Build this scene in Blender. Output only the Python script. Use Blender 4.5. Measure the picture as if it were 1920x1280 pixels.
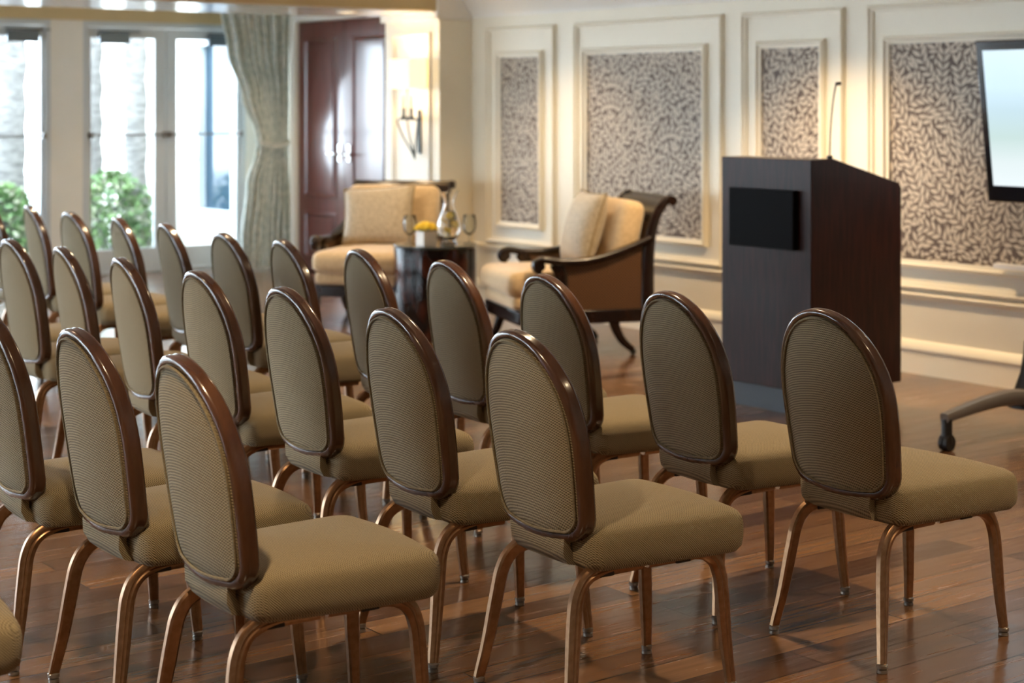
import bpy, bmesh, math, random
from mathutils import Vector, Matrix
import numpy as np
S = bpy.context.scene
for o in list(bpy.data.objects): bpy.data.objects.remove(o, do_unlink=True)
C = bpy.data.collections.new('room'); S.collection.children.link(C)
R = math.radians
random.seed(4)

# ------------------------------------------------------------------ camera, world, light, exposure
TH = R(36.76)
cd = bpy.data.cameras.new('camera'); cam = bpy.data.objects.new('camera', cd); C.objects.link(cam)
cam.location = (0, 0, 1.45); cam.rotation_euler = (R(90), 0, -TH)
cd.sensor_width = 36; cd.lens = 60.0; cd.shift_y = -(640 - 192.6) / 1920
cd.clip_start = .05; cd.clip_end = 200
cd.dof.use_dof = True; cd.dof.focus_distance = 4.35; cd.dof.aperture_fstop = 3.4
S.camera = cam
S.view_settings.view_transform = 'Standard'; S.view_settings.look = 'None'
S.view_settings.gamma = 1; S.view_settings.use_curve_mapping = False
S.view_settings.exposure = 0.22
wd = bpy.data.worlds.new('sky'); S.world = wd; wd.use_nodes = True
wn = wd.node_tree; bg = wn.nodes['Background']
bg.inputs[0].default_value = (.80, .92, 1.0, 1); bg.inputs[1].default_value = 15.0
WARM = (1.0, .74, .45)
def area_light(name, loc, sx, sy, watts, col, rot):
    l = bpy.data.lights.new(name, 'AREA'); l.shape = 'RECTANGLE'; l.size = sx; l.size_y = sy
    l.energy = watts; l.color = col
    o = bpy.data.objects.new(name, l); o.location = loc; o.rotation_euler = rot; C.objects.link(o); return o

# ------------------------------------------------------------------ materials
def mat(name, col, rough=.5, metal=0, spec=.5, coat=0, sheen=0):
    m = bpy.data.materials.new(name); m.use_nodes = True
    b = m.node_tree.nodes['Principled BSDF']
    b.inputs['Base Color'].default_value = (*col, 1); b.inputs['Roughness'].default_value = rough
    b.inputs['Metallic'].default_value = metal; b.inputs['Specular IOR Level'].default_value = spec
    b.inputs['Coat Weight'].default_value = coat; b.inputs['Coat Roughness'].default_value = .12
    b.inputs['Sheen Weight'].default_value = sheen
    return m
class NT:
    def __init__(s, m): s.t = m.node_tree; s.b = s.t.nodes['Principled BSDF']
    def n(s, typ, **kw):
        x = s.t.nodes.new(typ)
        for k, v in kw.items():
            if k in x.inputs: x.inputs[k].default_value = v
            else: setattr(x, k, v)
        return x
    def l(s, a, b): s.t.links.new(a, b)
    def coords(s, scale=(1, 1, 1), kind='Object'):
        tc = s.n('ShaderNodeTexCoord'); mp = s.n('ShaderNodeMapping'); mp.inputs['Scale'].default_value = scale
        s.l(tc.outputs[kind], mp.inputs[0]); return mp.outputs[0]
    def ramp(s, fac, stops):
        r = s.n('ShaderNodeValToRGB'); e = r.color_ramp.elements
        while len(e) < len(stops): e.new(.5)
        for k, (p, c) in enumerate(stops): e[k].position = p; e[k].color = (*c, 1)
        s.l(fac, r.inputs[0]); return r.outputs[0]
    def bump(s, h, strength=.3, dist=.002):
        b = s.n('ShaderNodeBump', Strength=strength, Distance=dist); s.l(h, b.inputs['Height']); s.l(b.outputs[0], s.b.inputs['Normal'])
def noisy(name, c1, c2, scale=8, rough=.5, stretch=(1, 1, 1), bump=0, dist=.002, detail=3, lo=.35, hi=.65, **kw):
    m = mat(name, c1, rough, **kw); t = NT(m)
    nz = t.n('ShaderNodeTexNoise', Scale=scale, Detail=detail); t.l(t.coords(stretch), nz.inputs['Vector'])
    t.l(t.ramp(nz.outputs['Fac'], [(lo, c1), (hi, c2)]), t.b.inputs['Base Color'])
    if bump: t.bump(nz.outputs['Fac'], bump, dist)
    return m
def weave(name, c1, c2, period, stretch=(1, 1, 1), rough=.85, bump=.5, amp=1.0, sheen=.15):
    m = mat(name, c1, rough, spec=.25, sheen=sheen); t = NT(m)
    co = t.coords(stretch)
    sx = t.n('ShaderNodeSeparateXYZ'); t.l(co, sx.inputs[0])
    def sine(sock, ph=0):
        a = t.n('ShaderNodeMath', operation='MULTIPLY'); t.l(sock, a.inputs[0]); a.inputs[1].default_value = 2 * math.pi / period
        b = t.n('ShaderNodeMath', operation='SINE'); t.l(a.outputs[0], b.inputs[0]); return b.outputs[0]
    ad = t.n('ShaderNodeMath', operation='ADD'); t.l(sx.outputs[0], ad.inputs[0]); t.l(sx.outputs[2], ad.inputs[1])
    sy_ = t.n('ShaderNodeMath', operation='MULTIPLY'); t.l(sine(sx.outputs[1]), sy_.inputs[0]); sy_.inputs[1].default_value = period * .16
    ad2 = t.n('ShaderNodeMath', operation='ADD'); t.l(ad.outputs[0], ad2.inputs[0]); t.l(sy_.outputs[0], ad2.inputs[1])
    q = t.n('ShaderNodeMath', operation='MULTIPLY_ADD'); t.l(sine(ad2.outputs[0]), q.inputs[0]); q.inputs[1].default_value = .5; q.inputs[2].default_value = .5
    nz = t.n('ShaderNodeTexNoise', Scale=300, Detail=2); t.l(co, nz.inputs['Vector'])
    mx = t.n('ShaderNodeMath', operation='MULTIPLY_ADD'); t.l(nz.outputs['Fac'], mx.inputs[0]); mx.inputs[1].default_value = .5; t.l(q.outputs[0], mx.inputs[2])
    t.l(t.ramp(mx.outputs[0], [(.35, c1), (1.0, c2)]), t.b.inputs['Base Color'])
    t.bump(mx.outputs[0], bump, .0012)
    return m
M = {}
M['fabric'] = weave('chair_weave', (.115, .086, .046), (.375, .298, .175), .0056, bump=.9)
M['piping'] = noisy('piping', (.15, .115, .06), (.24, .19, .105), 200, .8)
M['rim'] = noisy('mahogany_rim', (.062, .025, .012), (.10, .043, .021), 20, .22, (1, 1, .3), coat=.7)
M['bronze'] = noisy('bronze_leg', (.30, .165, .085), (.38, .22, .12), 60, .30, metal=.85)
M['chrome'] = mat('chrome', (.75, .73, .7), .18, 1)
M['rubber'] = mat('black_rubber', (.012, .011, .010), .45)
M['cream'] = noisy('cream_paint', (.87, .805, .655), (.89, .825, .675), 3, .42)
M['white'] = noisy('white_paint', (.86, .83, .75), (.88, .85, .78), 3, .35)
M['gloss'] = noisy('gloss_white', (.78, .77, .74), (.80, .79, .77), 3, .14)
M['beam'] = noisy('yellow_paint', (.62, .48, .25), (.66, .51, .27), 3, .4)
M['frame'] = noisy('door_white', (.60, .64, .66), (.64, .68, .70), 3, .3)
M['taupe'] = mat('wallpaper_ground', (.125, .09, .07), .6)
M['leaf'] = noisy('wallpaper_leaf', (.56, .465, .36), (.64, .54, .42), 60, .5)
M['mahog'] = noisy('mahogany', (.080, .016, .013), (.15, .034, .024), 9, .3, (6, 6, .35), coat=.8, detail=6)
M['podium'] = noisy('podium_wood', (.014, .005, .0035), (.044, .011, .007), 11, .42, (9, 9, .5), spec=.22, coat=.04, detail=7)
M['kick'] = mat('podium_plinth', (.05, .06, .075), .4)
M['black'] = mat('speaker_black', (.004, .004, .005), .8, spec=.15)
M['ebony'] = noisy('ebony_lacquer', (.010, .006, .005), (.020, .009, .006), 15, .22, spec=.35, coat=.12)
M['gold'] = noisy('gold_chenille', (.60, .43, .235), (.70, .52, .30), 40, .8, bump=.25, sheen=.4)
M['pillow'] = noisy('beige_silk', (.38, .305, .20), (.51, .42, .29), 55, .62, bump=.3, sheen=.4)
M['fringe'] = noisy('pillow_edge', (.22, .15, .07), (.40, .30, .16), 120, .8)
M['tortoise'] = noisy('tortoiseshell', (.008, .005, .005), (.085, .018, .008), 14, .14, (1, 1, .5), spec=.28, lo=.45, hi=.75)
M['iron'] = mat('dark_iron', (.03, .034, .03), .4, .6)
M['candle'] = mat('candle_sleeve', (.8, .6, .35), .5)
M['yellow'] = noisy('yellow_petal', (.95, .62, .02), (1, .78, .06), 80, .6)
M['green'] = mat('leaf_green', (.16, .25, .04), .6)
M['paper'] = mat('white_paper', (.85, .85, .85), .6)
M['vase'] = mat('white_vase', (.80, .72, .62), .35)
M['lemon'] = mat('lemon', (.95, .70, .12), .5)
M['greyplastic'] = mat('grey_plastic', (.17, .15, .135), .34)
M['tvblack'] = mat('tv_bezel', (.01, .012, .018), .08, coat=1)
M['ceil'] = noisy('ceiling_paint', (.80, .79, .76), (.82, .81, .78), 3, .5)
M['bark'] = noisy('palm_bark', (.11, .105, .10), (.22, .21, .20), 9, .9, (1, 1, 3), bump=.6, dist=.02)
M['hedge'] = noisy('hedge_leaf', (.035, .10, .025), (.16, .26, .09), 5, .6)
M['hedge2'] = noisy('hedge_leaf_pale', (.20, .24, .10), (.42, .40, .34), 7, .6)
M['paving'] = noisy('paving', (.24, .24, .235), (.30, .30, .29), 4, .8)
M['darkpane'] = mat('dark_pane', (.02, .045, .07), .08)
M['cable'] = mat('mic_black', (.01, .01, .01), .4)

def glass_mat(name, tint=(1, 1, 1), fr=.06):
    m = bpy.data.materials.new(name); m.use_nodes = True; t = m.node_tree; t.nodes.clear()
    o = t.nodes.new('ShaderNodeOutputMaterial'); mx = t.nodes.new('ShaderNodeMixShader')
    tr = t.nodes.new('ShaderNodeBsdfTransparent'); gl = t.nodes.new('ShaderNodeBsdfGlossy')
    tr.inputs[0].default_value = (*tint, 1); gl.inputs['Roughness'].default_value = .02
    f = t.nodes.new('ShaderNodeLayerWeight'); f.inputs[0].default_value = fr + .1
    t.links.new(f.outputs['Fresnel'], mx.inputs[0])
    t.links.new(tr.outputs[0], mx.inputs[1]); t.links.new(gl.outputs[0], mx.inputs[2]); t.links.new(mx.outputs[0], o.inputs[0])
    return m
M['pane'] = glass_mat('window_glass', (.96, .98, 1))
M['thinglass'] = glass_mat('drinking_glass', (.95, .97, .98), .09)
def cane_mat():
    m = mat('cane', (.12, .055, .02), .5); t = NT(m); co = t.coords((1, 1, 1))
    ck = t.n('ShaderNodeTexChecker', Scale=110); t.l(co, ck.inputs[0])
    ck.inputs[1].default_value = (.16, .075, .028, 1); ck.inputs[2].default_value = (.035, .016, .007, 1)
    t.l(ck.outputs[0], t.b.inputs['Base Color']); return m
M['cane'] = cane_mat()
def floor_mat():
    m = mat('plank_floor', (.1, .04, .02), .3, spec=.5, coat=.22); t = NT(m)
    co = t.coords((1, 1, 1))
    br = t.n('ShaderNodeTexBrick'); br.offset = .37; br.squash = 1
    br.inputs['Scale'].default_value = 1; br.inputs['Brick Width'].default_value = 1.25; br.inputs['Row Height'].default_value = .127
    br.inputs['Mortar Size'].default_value = .0030; br.inputs['Mortar Smooth'].default_value = .3
    br.inputs['Color1'].default_value = (0, 0, 0, 1); br.inputs['Color2'].default_value = (1, 1, 1, 1); br.inputs['Mortar'].default_value = (.5, .5, .5, 1)
    t.l(co, br.inputs[0])
    base = t.ramp(br.outputs['Color'], [(0, (.078, .036, .015)), (.5, (.150, .074, .033)), (1, (.225, .122, .058))])
    nz = t.n('ShaderNodeTexNoise', Scale=1, Detail=6, Roughness=.6); t.l(t.coords((2.5, 38, 1)), nz.inputs['Vector'])
    g = t.ramp(nz.outputs['Fac'], [(.3, (.78, .77, .76)), (.7, (1.16, 1.13, 1.1))])
    mx = t.n('ShaderNodeMix', data_type='RGBA', blend_type='MULTIPLY'); mx.inputs[0].default_value = 1
    t.l(base, mx.inputs[6]); t.l(g, mx.inputs[7])
    mm = t.n('ShaderNodeMix', data_type='RGBA'); t.l(br.outputs['Fac'], mm.inputs[0]); t.l(mx.outputs[2], mm.inputs[6]); mm.inputs[7].default_value = (.012, .006, .004, 1)
    t.l(mm.outputs[2], t.b.inputs['Base Color'])
    n2 = t.n('ShaderNodeTexNoise', Scale=1, Detail=3); t.l(t.coords((2.2, 16, 1)), n2.inputs['Vector'])
    h = t.n('ShaderNodeMath', operation='MULTIPLY_ADD'); t.l(br.outputs['Fac'], h.inputs[0]); h.inputs[1].default_value = -1.2; t.l(n2.outputs['Fac'], h.inputs[2])
    t.bump(h.outputs[0], .30, .006)
    t.l(t.b.inputs['Normal'].links[0].from_socket, t.b.inputs['Coat Normal'])
    rr = t.n('ShaderNodeMapRange'); t.l(nz.outputs['Fac'], rr.inputs[0]); rr.inputs[3].default_value = .16; rr.inputs[4].default_value = .34
    t.l(rr.outputs[0], t.b.inputs['Roughness'])
    return m
M['floor'] = floor_mat()
def curtain_mat():
    m = mat('curtain_cloth', (.5, .55, .48), .75, spec=.2); t = NT(m); co = t.coords((1, 1, 1))
    n1 = t.n('ShaderNodeTexNoise', Scale=26, Detail=4); t.l(co, n1.inputs['Vector'])
    t.l(t.ramp(n1.outputs['Fac'], [(.42, (.56, .62, .58)), (.55, (.80, .82, .77))]), t.b.inputs['Base Color'])
    tr = t.n('ShaderNodeBsdfTranslucent'); tr.inputs[0].default_value = (.72, .78, .74, 1)
    mx = t.n('ShaderNodeMixShader'); mx.inputs[0].default_value = .12
    out = t.t.nodes['Material Output']; t.l(t.b.outputs[0], mx.inputs[1]); t.l(tr.outputs[0], mx.inputs[2]); t.l(mx.outputs[0], out.inputs[0])
    return m
M['curtain'] = curtain_mat()
def emit(name, col, st):
    m = bpy.data.materials.new(name); m.use_nodes = True; t = m.node_tree; t.nodes.clear()
    o = t.nodes.new('ShaderNodeOutputMaterial'); e = t.nodes.new('ShaderNodeEmission'); e.inputs[0].default_value = (*col, 1); e.inputs[1].default_value = st
    t.links.new(e.outputs[0], o.inputs[0]); return m
M['bulb'] = emit('lamp_face', (1, .82, .55), 6)
def shade_mat():
    m = mat('lamp_shade', (.9, .75, .45), .8); t = NT(m)
    m.node_tree.nodes['Principled BSDF'].inputs['Emission Color'].default_value = (1, .74, .34, 1)
    m.node_tree.nodes['Principled BSDF'].inputs['Emission Strength'].default_value = 1.5
    return m
M['shade'] = shade_mat()
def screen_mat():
    m = mat('tv_window_reflection', (.02, .02, .02), .08); t = NT(m); co = t.coords((1, 1, 1))
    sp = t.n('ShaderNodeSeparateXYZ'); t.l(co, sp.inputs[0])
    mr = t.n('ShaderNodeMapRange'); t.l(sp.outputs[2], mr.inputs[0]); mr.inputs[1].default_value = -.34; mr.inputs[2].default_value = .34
    c = t.ramp(mr.outputs[0], [(0, (.82, .90, .93)), (.2, (.74, .84, .85)), (.38, (.56, .72, .70)), (.58, (.56, .74, .82)), (.75, (.66, .86, .99)), (1, (.72, .90, 1.0))])  # reflection of the windows painted on as a glowing gradient
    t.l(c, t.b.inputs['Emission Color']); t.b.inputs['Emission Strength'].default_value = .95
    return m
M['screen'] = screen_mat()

# ------------------------------------------------------------------ mesh helpers
def put(name, bm, m, parent=None, loc=(0, 0, 0), rot=(0, 0, 0), smooth=True, bevel=0, flat_angle=35):
    bmesh.ops.recalc_face_normals(bm, faces=bm.faces)
    me = bpy.data.meshes.new(name); bm.to_mesh(me); bm.free()
    for k in (m if isinstance(m, (list, tuple)) else [m]): me.materials.append(k)
    o = bpy.data.objects.new(name, me); C.objects.link(o)
    o.location = loc; o.rotation_euler = rot
    if parent: o.parent = parent
    if smooth:
        for p in me.polygons: p.use_smooth = True
        me.set_sharp_from_angle(angle=R(flat_angle))
    if bevel:
        b = o.modifiers.new('bevel', 'BEVEL'); b.width = bevel; b.segments = 2; b.limit_method = 'ANGLE'; b.angle_limit = R(40)
    return o
def box(bm, x0, x1, y0, y1, z0, z1, mtx=None):
    vs = [bm.verts.new((x, y, z)) for x in (x0, x1) for y in (y0, y1) for z in (z0, z1)]
    if mtx:
        for v in vs: v.co = mtx @ v.co
    for f in ((0, 1, 3, 2), (4, 6, 7, 5), (0, 4, 5, 1), (2, 3, 7, 6), (0, 2, 6, 4), (1, 5, 7, 3)):
        bm.faces.new([vs[i] for i in f])
    return vs
def B(*boxes):
    bm = bmesh.new()
    for b in boxes: box(bm, *b)
    return bm
def loft(bm, rings, closed=True, caps=True):
    rs = [[bm.verts.new(p) for p in r] for r in rings]
    n = len(rs[0])
    for a, b in zip(rs, rs[1:]):
        for i in range(n if closed else n - 1):
            j = (i + 1) % n
            try: bm.faces.new((a[i], a[j], b[j], b[i]))
            except ValueError: pass
    if caps and closed:
        bm.faces.new(rs[0][::-1]); bm.faces.new(rs[-1])
    return rs
def sweep(bm, path, prof, closed=False, up=Vector((0, 0, 1)), scale=None, norms=None):
    """sweep profile [(u,v)] along path; u along side vector, v along up-ish vector"""
    P = [Vector(p) for p in path]; n = len(P); rings = []
    for i in range(n):
        if closed: t = P[(i + 1) % n] - P[i - 1]
        else: t = P[min(i + 1, n - 1)] - P[max(i - 1, 0)]
        t.normalize()
        u = (Vector(norms[i]) if norms else up)
        s = t.cross(u).normalized(); w = s.cross(t).normalized()
        k = scale[i] if scale else 1
        rings.append([P[i] + s * a * k + w * b * k for a, b in prof])
    if closed: rings.append(rings[0])
    if closed:
        rs = [[bm.verts.new(p) for p in r] for r in rings[:-1]]; rs.append(rs[0]); m = len(prof)
        for a, b in zip(rs, rs[1:]):
            for i in range(m):
                j = (i + 1) % m; bm.faces.new((a[i], a[j], b[j], b[i]))
    else: loft(bm, rings)
def circ(r, n=10, ry=None):
    return [(r * math.cos(2 * math.pi * i / n), (ry or r) * math.sin(2 * math.pi * i / n)) for i in range(n)]
def rrect(w, h, r, n=3):
    out = []
    for cx, cy, a0 in ((w / 2 - r, h / 2 - r, 0), (-w / 2 + r, h / 2 - r, 90), (-w / 2 + r, -h / 2 + r, 180), (w / 2 - r, -h / 2 + r, 270)):
        for k in range(n + 1):
            a = R(a0 + 90 * k / n); out.append((cx + r * math.cos(a), cy + r * math.sin(a)))
    return out
def lathe(bm, prof, cx=0, cy=0, n=28, close=True):
    rings = [[(cx + max(r, 1e-4) * math.cos(2 * math.pi * i / n), cy + max(r, 1e-4) * math.sin(2 * math.pi * i / n), z) for i in range(n)] for r, z in prof]
    loft(bm, rings, caps=close)
def smoothpath(pts, n=6):
    P = [Vector(p) for p in pts]; out = []
    for i in range(len(P) - 1):
        p0 = P[max(i - 1, 0)]; p1 = P[i]; p2 = P[i + 1]; p3 = P[min(i + 2, len(P) - 1)]
        for k in range(n):
            t = k / n
            out.append(.5 * ((2 * p1) + (p2 - p0) * t + (2 * p0 - 5 * p1 + 4 * p2 - p3) * t * t + (3 * p1 - p0 - 3 * p2 + p3) * t ** 3))
    out.append(P[-1]); return out
def tag(o, label=None, cat=None, group=None, kind=None):
    if label: o['label'] = label
    if cat: o['category'] = cat
    if group: o['group'] = group
    if kind: o['kind'] = kind
    return o
def empty(name, loc=(0, 0, 0), rz=0, **kw):
    o = bpy.data.objects.new(name, None); o.empty_display_size = .1; C.objects.link(o); o.location = loc; o.rotation_euler = (0, 0, rz)
    return tag(o, **kw)
def struct(name, bm, m, **kw):
    parent = kw.pop('parent', None)
    o = put(name, bm, m, parent, **kw); o['kind'] = 'structure'; return o
def copy_tree(o, parent=None):
    c = o.copy(); C.objects.link(c)
    if parent: c.parent = parent
    for ch in o.children: copy_tree(ch, c)
    return c

# ------------------------------------------------------------------ room shell
XW = 7.217; YW = 13.6; ZC = 2.36
struct('floor', B((-5, 7.75, -4, YW + .14, -.1, 0)), M['floor'], smooth=False)
struct('ceiling', B((-5, XW + .2, -4, 10.15, ZC, ZC + .1), (-5, 7.75, 11.2, YW + .2, 2.45, 2.55)), M['ceil'], smooth=False)
bm = B((-5, 6.93, 10.15, 11.2, 2.112, 2.6))
struct('trim_1', bm, M['beam'], smooth=False)                                    # dropped beam
bm = B((-5, 6.93, 10.20, 11.2, 2.104, 2.112))
struct('trim_2', bm, M['gloss'], smooth=False)                                   # its glossy underside
struct('wall_right', B((XW, XW + .15, -4, 10.15, 0, ZC + .1)), M['cream'], smooth=False)
struct('wall_pillar', B((6.93, 7.75, 10.15, 10.87, 0, 2.6)), M['cream'], smooth=False)
# wall with the mahogany doors
XD = 7.40
struct('wall_alcove', B((XD, XD + .3, 10.87, 11.44, 0, 2.5), (XD, XD + .3, 13.06, YW + .14, 0, 2.5), (XD, XD + .3, 11.44, 13.06, 2.17, 2.5), (XD + .2, XD + .3, 11.44, 13.06, 0, 2.17)), M['cream'], smooth=False)
lw = [(6.6, 8.2), (8.9, 10.5), (11.3, 13.1)]  # out-of-view windows added to the left wall to let in more light
bx_ = [(-5.15, -5, -4, YW + .2, 2.14, 2.6), (-5.15, -5, -4, YW + .2, 0, .15)]
ys_ = [-4] + [v for p in lw for v in p] + [YW + .2]
for a_, b_ in zip(ys_[0::2], ys_[1::2]): bx_.append((-5.15, -5, a_, b_, .15, 2.14))
struct('wall_left', B(*bx_), M['cream'], smooth=False)
for k_, (a_, b_) in enumerate(lw):
    w_ = struct('window_%d' % (k_ + 11), B((-5.12, -5.05, a_, a_ + .08, .15, 2.14), (-5.12, -5.05, b_ - .08, b_, .15, 2.14), (-5.12, -5.05, a_ + .08, b_ - .08, .15, .3), (-5.12, -5.05, a_ + .08, b_ - .08, 2.04, 2.14)), M['frame'], smooth=False)
    put('glass', B((-5.09, -5.08, a_ + .08, b_ - .08, .3, 2.04)), M['pane'], w_, smooth=False)
    area_light('window_fill', (-5.3, (a_ + b_) / 2, 1.2), 1.6, 1.7, 8, (.86, .94, 1), (R(90), 0, R(-90)))  # added fill lamp outside the opening, shining into the room
struct('wall_near', B((-5, XW + .15, -4.15, -4, 0, 2.6)), M['cream'], smooth=False)
pairs = [(5.675, 7.20), (3.87, 5.395), (2.065, 3.59), (.26, 1.785), (-1.545, -.02), (-3.35, -1.825)]
bxs = [(-5, XD, YW, YW + .14, 2.14, 2.55)]
xs = [-5] + [v for p in reversed(pairs) for v in p] + [XD]
for a, b in zip(xs[0::2], xs[1::2]): bxs.append((a, b, YW, YW + .14, 0, 2.14))
struct('wall_far', B(*bxs), M['white'], smooth=False)

# crown moulding along the panelled wall and pillar, window header trim
def moulding(name, path, prof, m, closed=False, up=Vector((0, 0, 1)), parent=None):
    bm = bmesh.new(); sweep(bm, path, prof, closed, up); return struct(name, bm, m, parent=parent)
crown = [(0, 0), (.02, 0), (.025, .03), (.06, .06), (.085, .11), (.13, .15), (.14, .18), (.17, .19), (.17, .30), (0, .30)]
def wall_strip(y0, y1, prof, x=XW):     # profile (out, up) along the right wall
    bm = bmesh.new(); loft(bm, [[(x - a, y, b) for a, b in prof] for y in (y0, y1)]); return bm
struct('trim_3', wall_strip(-4, 10.15, [(a, 2.065 + b) for a, b in crown]), M['white'], flat_angle=50)
bm = B((6.905, 6.93, 10.13, 10.9, 2.05, 2.104), (6.905, 7.2, 10.125, 10.15, 2.05, 2.36))
struct('trim_4', bm, M['white'], smooth=False)
bm = B((-5, XD, YW - .03, YW, 2.14, 2.19), (-5, XD, YW - .015, YW, 2.19, 2.30))
struct('trim_5', bm, M['beam'], smooth=False)
# base and dado mouldings of the right wall
bb = [(0, 0), (.022, 0), (.022, .125), (.03, .13), (.03, .145), (.016, .165), (.010, .175), (0, .18)]
struct('baseboard_right', wall_strip(-4, 10.15, bb), M['cream'], flat_angle=50)
rail = [(0, .395), (.008, .398), (.022, .410), (.026, .425), (.018, .432), (.010, .440), (0, .442)]
struct('trim_6', wall_strip(-4, 10.15, rail), M['cream'], flat_angle=50)
struct('baseboard_pillar', B((6.912, 6.93, 10.13, 10.87, 0, .15), (6.93, XW, 10.13, 10.15, 0, .15)), M['cream'], smooth=False)
struct('baseboard_far', B(*[(a, b, YW - .018, YW, 0, .15) for a, b in zip(xs[0::2], xs[1::2])]), M['white'], smooth=False)
# picture-frame mouldings
def frame_mould(bm, y0, y1, z0, z1, w, d, x=XW):
    prof = [(0, 0), (d * .55, .0), (d, w * .3), (d, w * .45), (d * .6, w * .6), (d * .45, w), (0, w)]
    # profile (out, inward offset)
    rings = []
    for (y, z, sy, sz) in ((y0, z0, 1, 1), (y1, z0, -1, 1), (y1, z1, -1, -1), (y0, z1, 1, -1)):
        rings.append([(x - o, y + sy * i, z + sz * i) for o, i in prof])
    rings.append(rings[0])
    loft(bm, rings, caps=False)
# leafy wallpaper: printed leaves laid out along curling stems
def leaf_wallpaper(y0, y1, z0, z1, seed):
    rnd = random.Random(seed); res = .003
    W = int((y1 - y0) / res) + 1; Hh = int((z1 - z0) / res) + 1
    occ = np.zeros((W, Hh), bool)
    bm = bmesh.new(); x = XW - .004
    vs = [bm.verts.new(p) for p in ((x, y0, z0), (x, y1, z0), (x, y1, z1), (x, y0, z1))]; bm.faces.new(vs).material_index = 0
    ph = rnd.random() * 6
    def leaf(cy, cz, ang, L, wd, force=False):
        ca, sa = math.cos(ang), math.sin(ang); cy += ca * .006; cz += sa * .006
        prof = [(0, 0), (.12, .42), (.28, .84), (.46, 1), (.66, .80), (.86, .34), (1, 0)]
        pts = [(t * L, b * wd / 2) for t, b in prof] + [(t * L, -b * wd / 2) for t, b in prof[-2:0:-1]]
        pts = [(cy + a * ca - b * sa, cz + a * sa + b * ca) for a, b in pts]
        cells = []
        for i in range(2, 9):
            t = i / 9; hw = wd / 2 * math.sin(math.pi * t ** .85) * .85
            for k in (-1, 0, 1):
                a = t * L; b = k * hw
                iy = int((cy + a * ca - b * sa - y0) / res); iz = int((cz + a * sa + b * ca - z0) / res)
                if 0 <= iy < W and 0 <= iz < Hh:
                    if occ[iy, iz]: return False
                    cells.append((iy, iz))
        if len(cells) < 8: return False
        pts = [(min(max(a, y0), y1), min(max(b, z0), z1)) for a, b in pts]
        for t in np.linspace(.14, .95, 20):
            hw = wd / 2 * math.sin(math.pi * t ** .85) * .92
            for k in np.linspace(-1, 1, 9):
                iy = int((cy + t * L * ca - k * hw * sa - y0) / res); iz = int((cz + t * L * sa + k * hw * ca - z0) / res)
                if 0 <= iy < W and 0 <= iz < Hh: occ[iy, iz] = True
        f = bm.faces.new([bm.verts.new((x - .0012, a, b)) for a, b in pts]); f.material_index = 1
        return True
    area = (y1 - y0) * (z1 - z0)
    for s in range(int(area * 400)):
        a = rnd.uniform(y0, y1); b = rnd.uniform(z0, z1); th = math.pi / 2 + rnd.uniform(-1.1, 1.1); bend = rnd.uniform(-.22, .22)
        for k in range(rnd.randint(5, 10)):
            L = rnd.uniform(.056, .070); w = rnd.uniform(.021, .025)
            if k: 
                ok = leaf(a, b, th + .7, L, w); ok2 = leaf(a, b, th - .7, L, w)
                if not (ok or ok2): break
            a2 = a + math.cos(th) * .040; b2 = b + math.sin(th) * .040
            q = Vector((-math.sin(th), math.cos(th))) * .0013
            if y0 < a2 < y1 and z0 < b2 < z1 and y0 < a < y1:
                f = bm.faces.new([bm.verts.new((x - .0009, *p)) for p in ((a + q.x, b + q.y), (a - q.x, b - q.y), (a2 - q.x, b2 - q.y), (a2 + q.x, b2 + q.y))]); f.material_index = 1
            a, b = a2, b2; th += bend
        leaf(a, b, th, L, w)
    for s in range(int(area * 12000)):
        a = rnd.uniform(y0, y1); b = rnd.uniform(z0, z1)
        th = math.pi / 2 + 1.0 * math.sin(a * 9 + ph + 2 * math.sin(b * 7)) + rnd.choice((-.6, .6)) + rnd.uniform(-.2, .2)
        leaf(a, b, th, rnd.uniform(.034, .055), rnd.uniform(.015, .020))
    return bm
panels = [(9.156, 9.950, .165), (7.513, 8.947, .16), (6.540, 7.350, .175), (4.20, 6.366, .155)]
inner = [(9.341, 9.782), (7.701, 8.812), (6.730, 7.188), (4.35, 6.214)]
for k, ((a, b, m_), (c, d)) in enumerate(zip(panels, inner)):
    bm = bmesh.new()
    frame_mould(bm, a, b, .452, 1.985, .034, .030)
    frame_mould(bm, c - .045, d + .045, .61 - .045, 1.768 + .045, .045, .034)
    t = struct('trim_%d' % (7 + k), bm, M['cream'], flat_angle=40)
    wp = put('wallpaper', leaf_wallpaper(c, d, .61, 1.768, 11 + k), [M['taupe'], M['leaf']], t, smooth=False)
bm = bmesh.new()
prof = None
# sconce panel moulding on the pillar front
def frame_face(bm, y0, y1, z0, z1, w, d, x): frame_mould(bm, y0, y1, z0, z1, w, d, x)
frame_face(bm, 10.25, 10.76, .30, 1.96, .03, .022, 6.93)
struct('trim_11', bm, M['white'], flat_angle=40)

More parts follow.
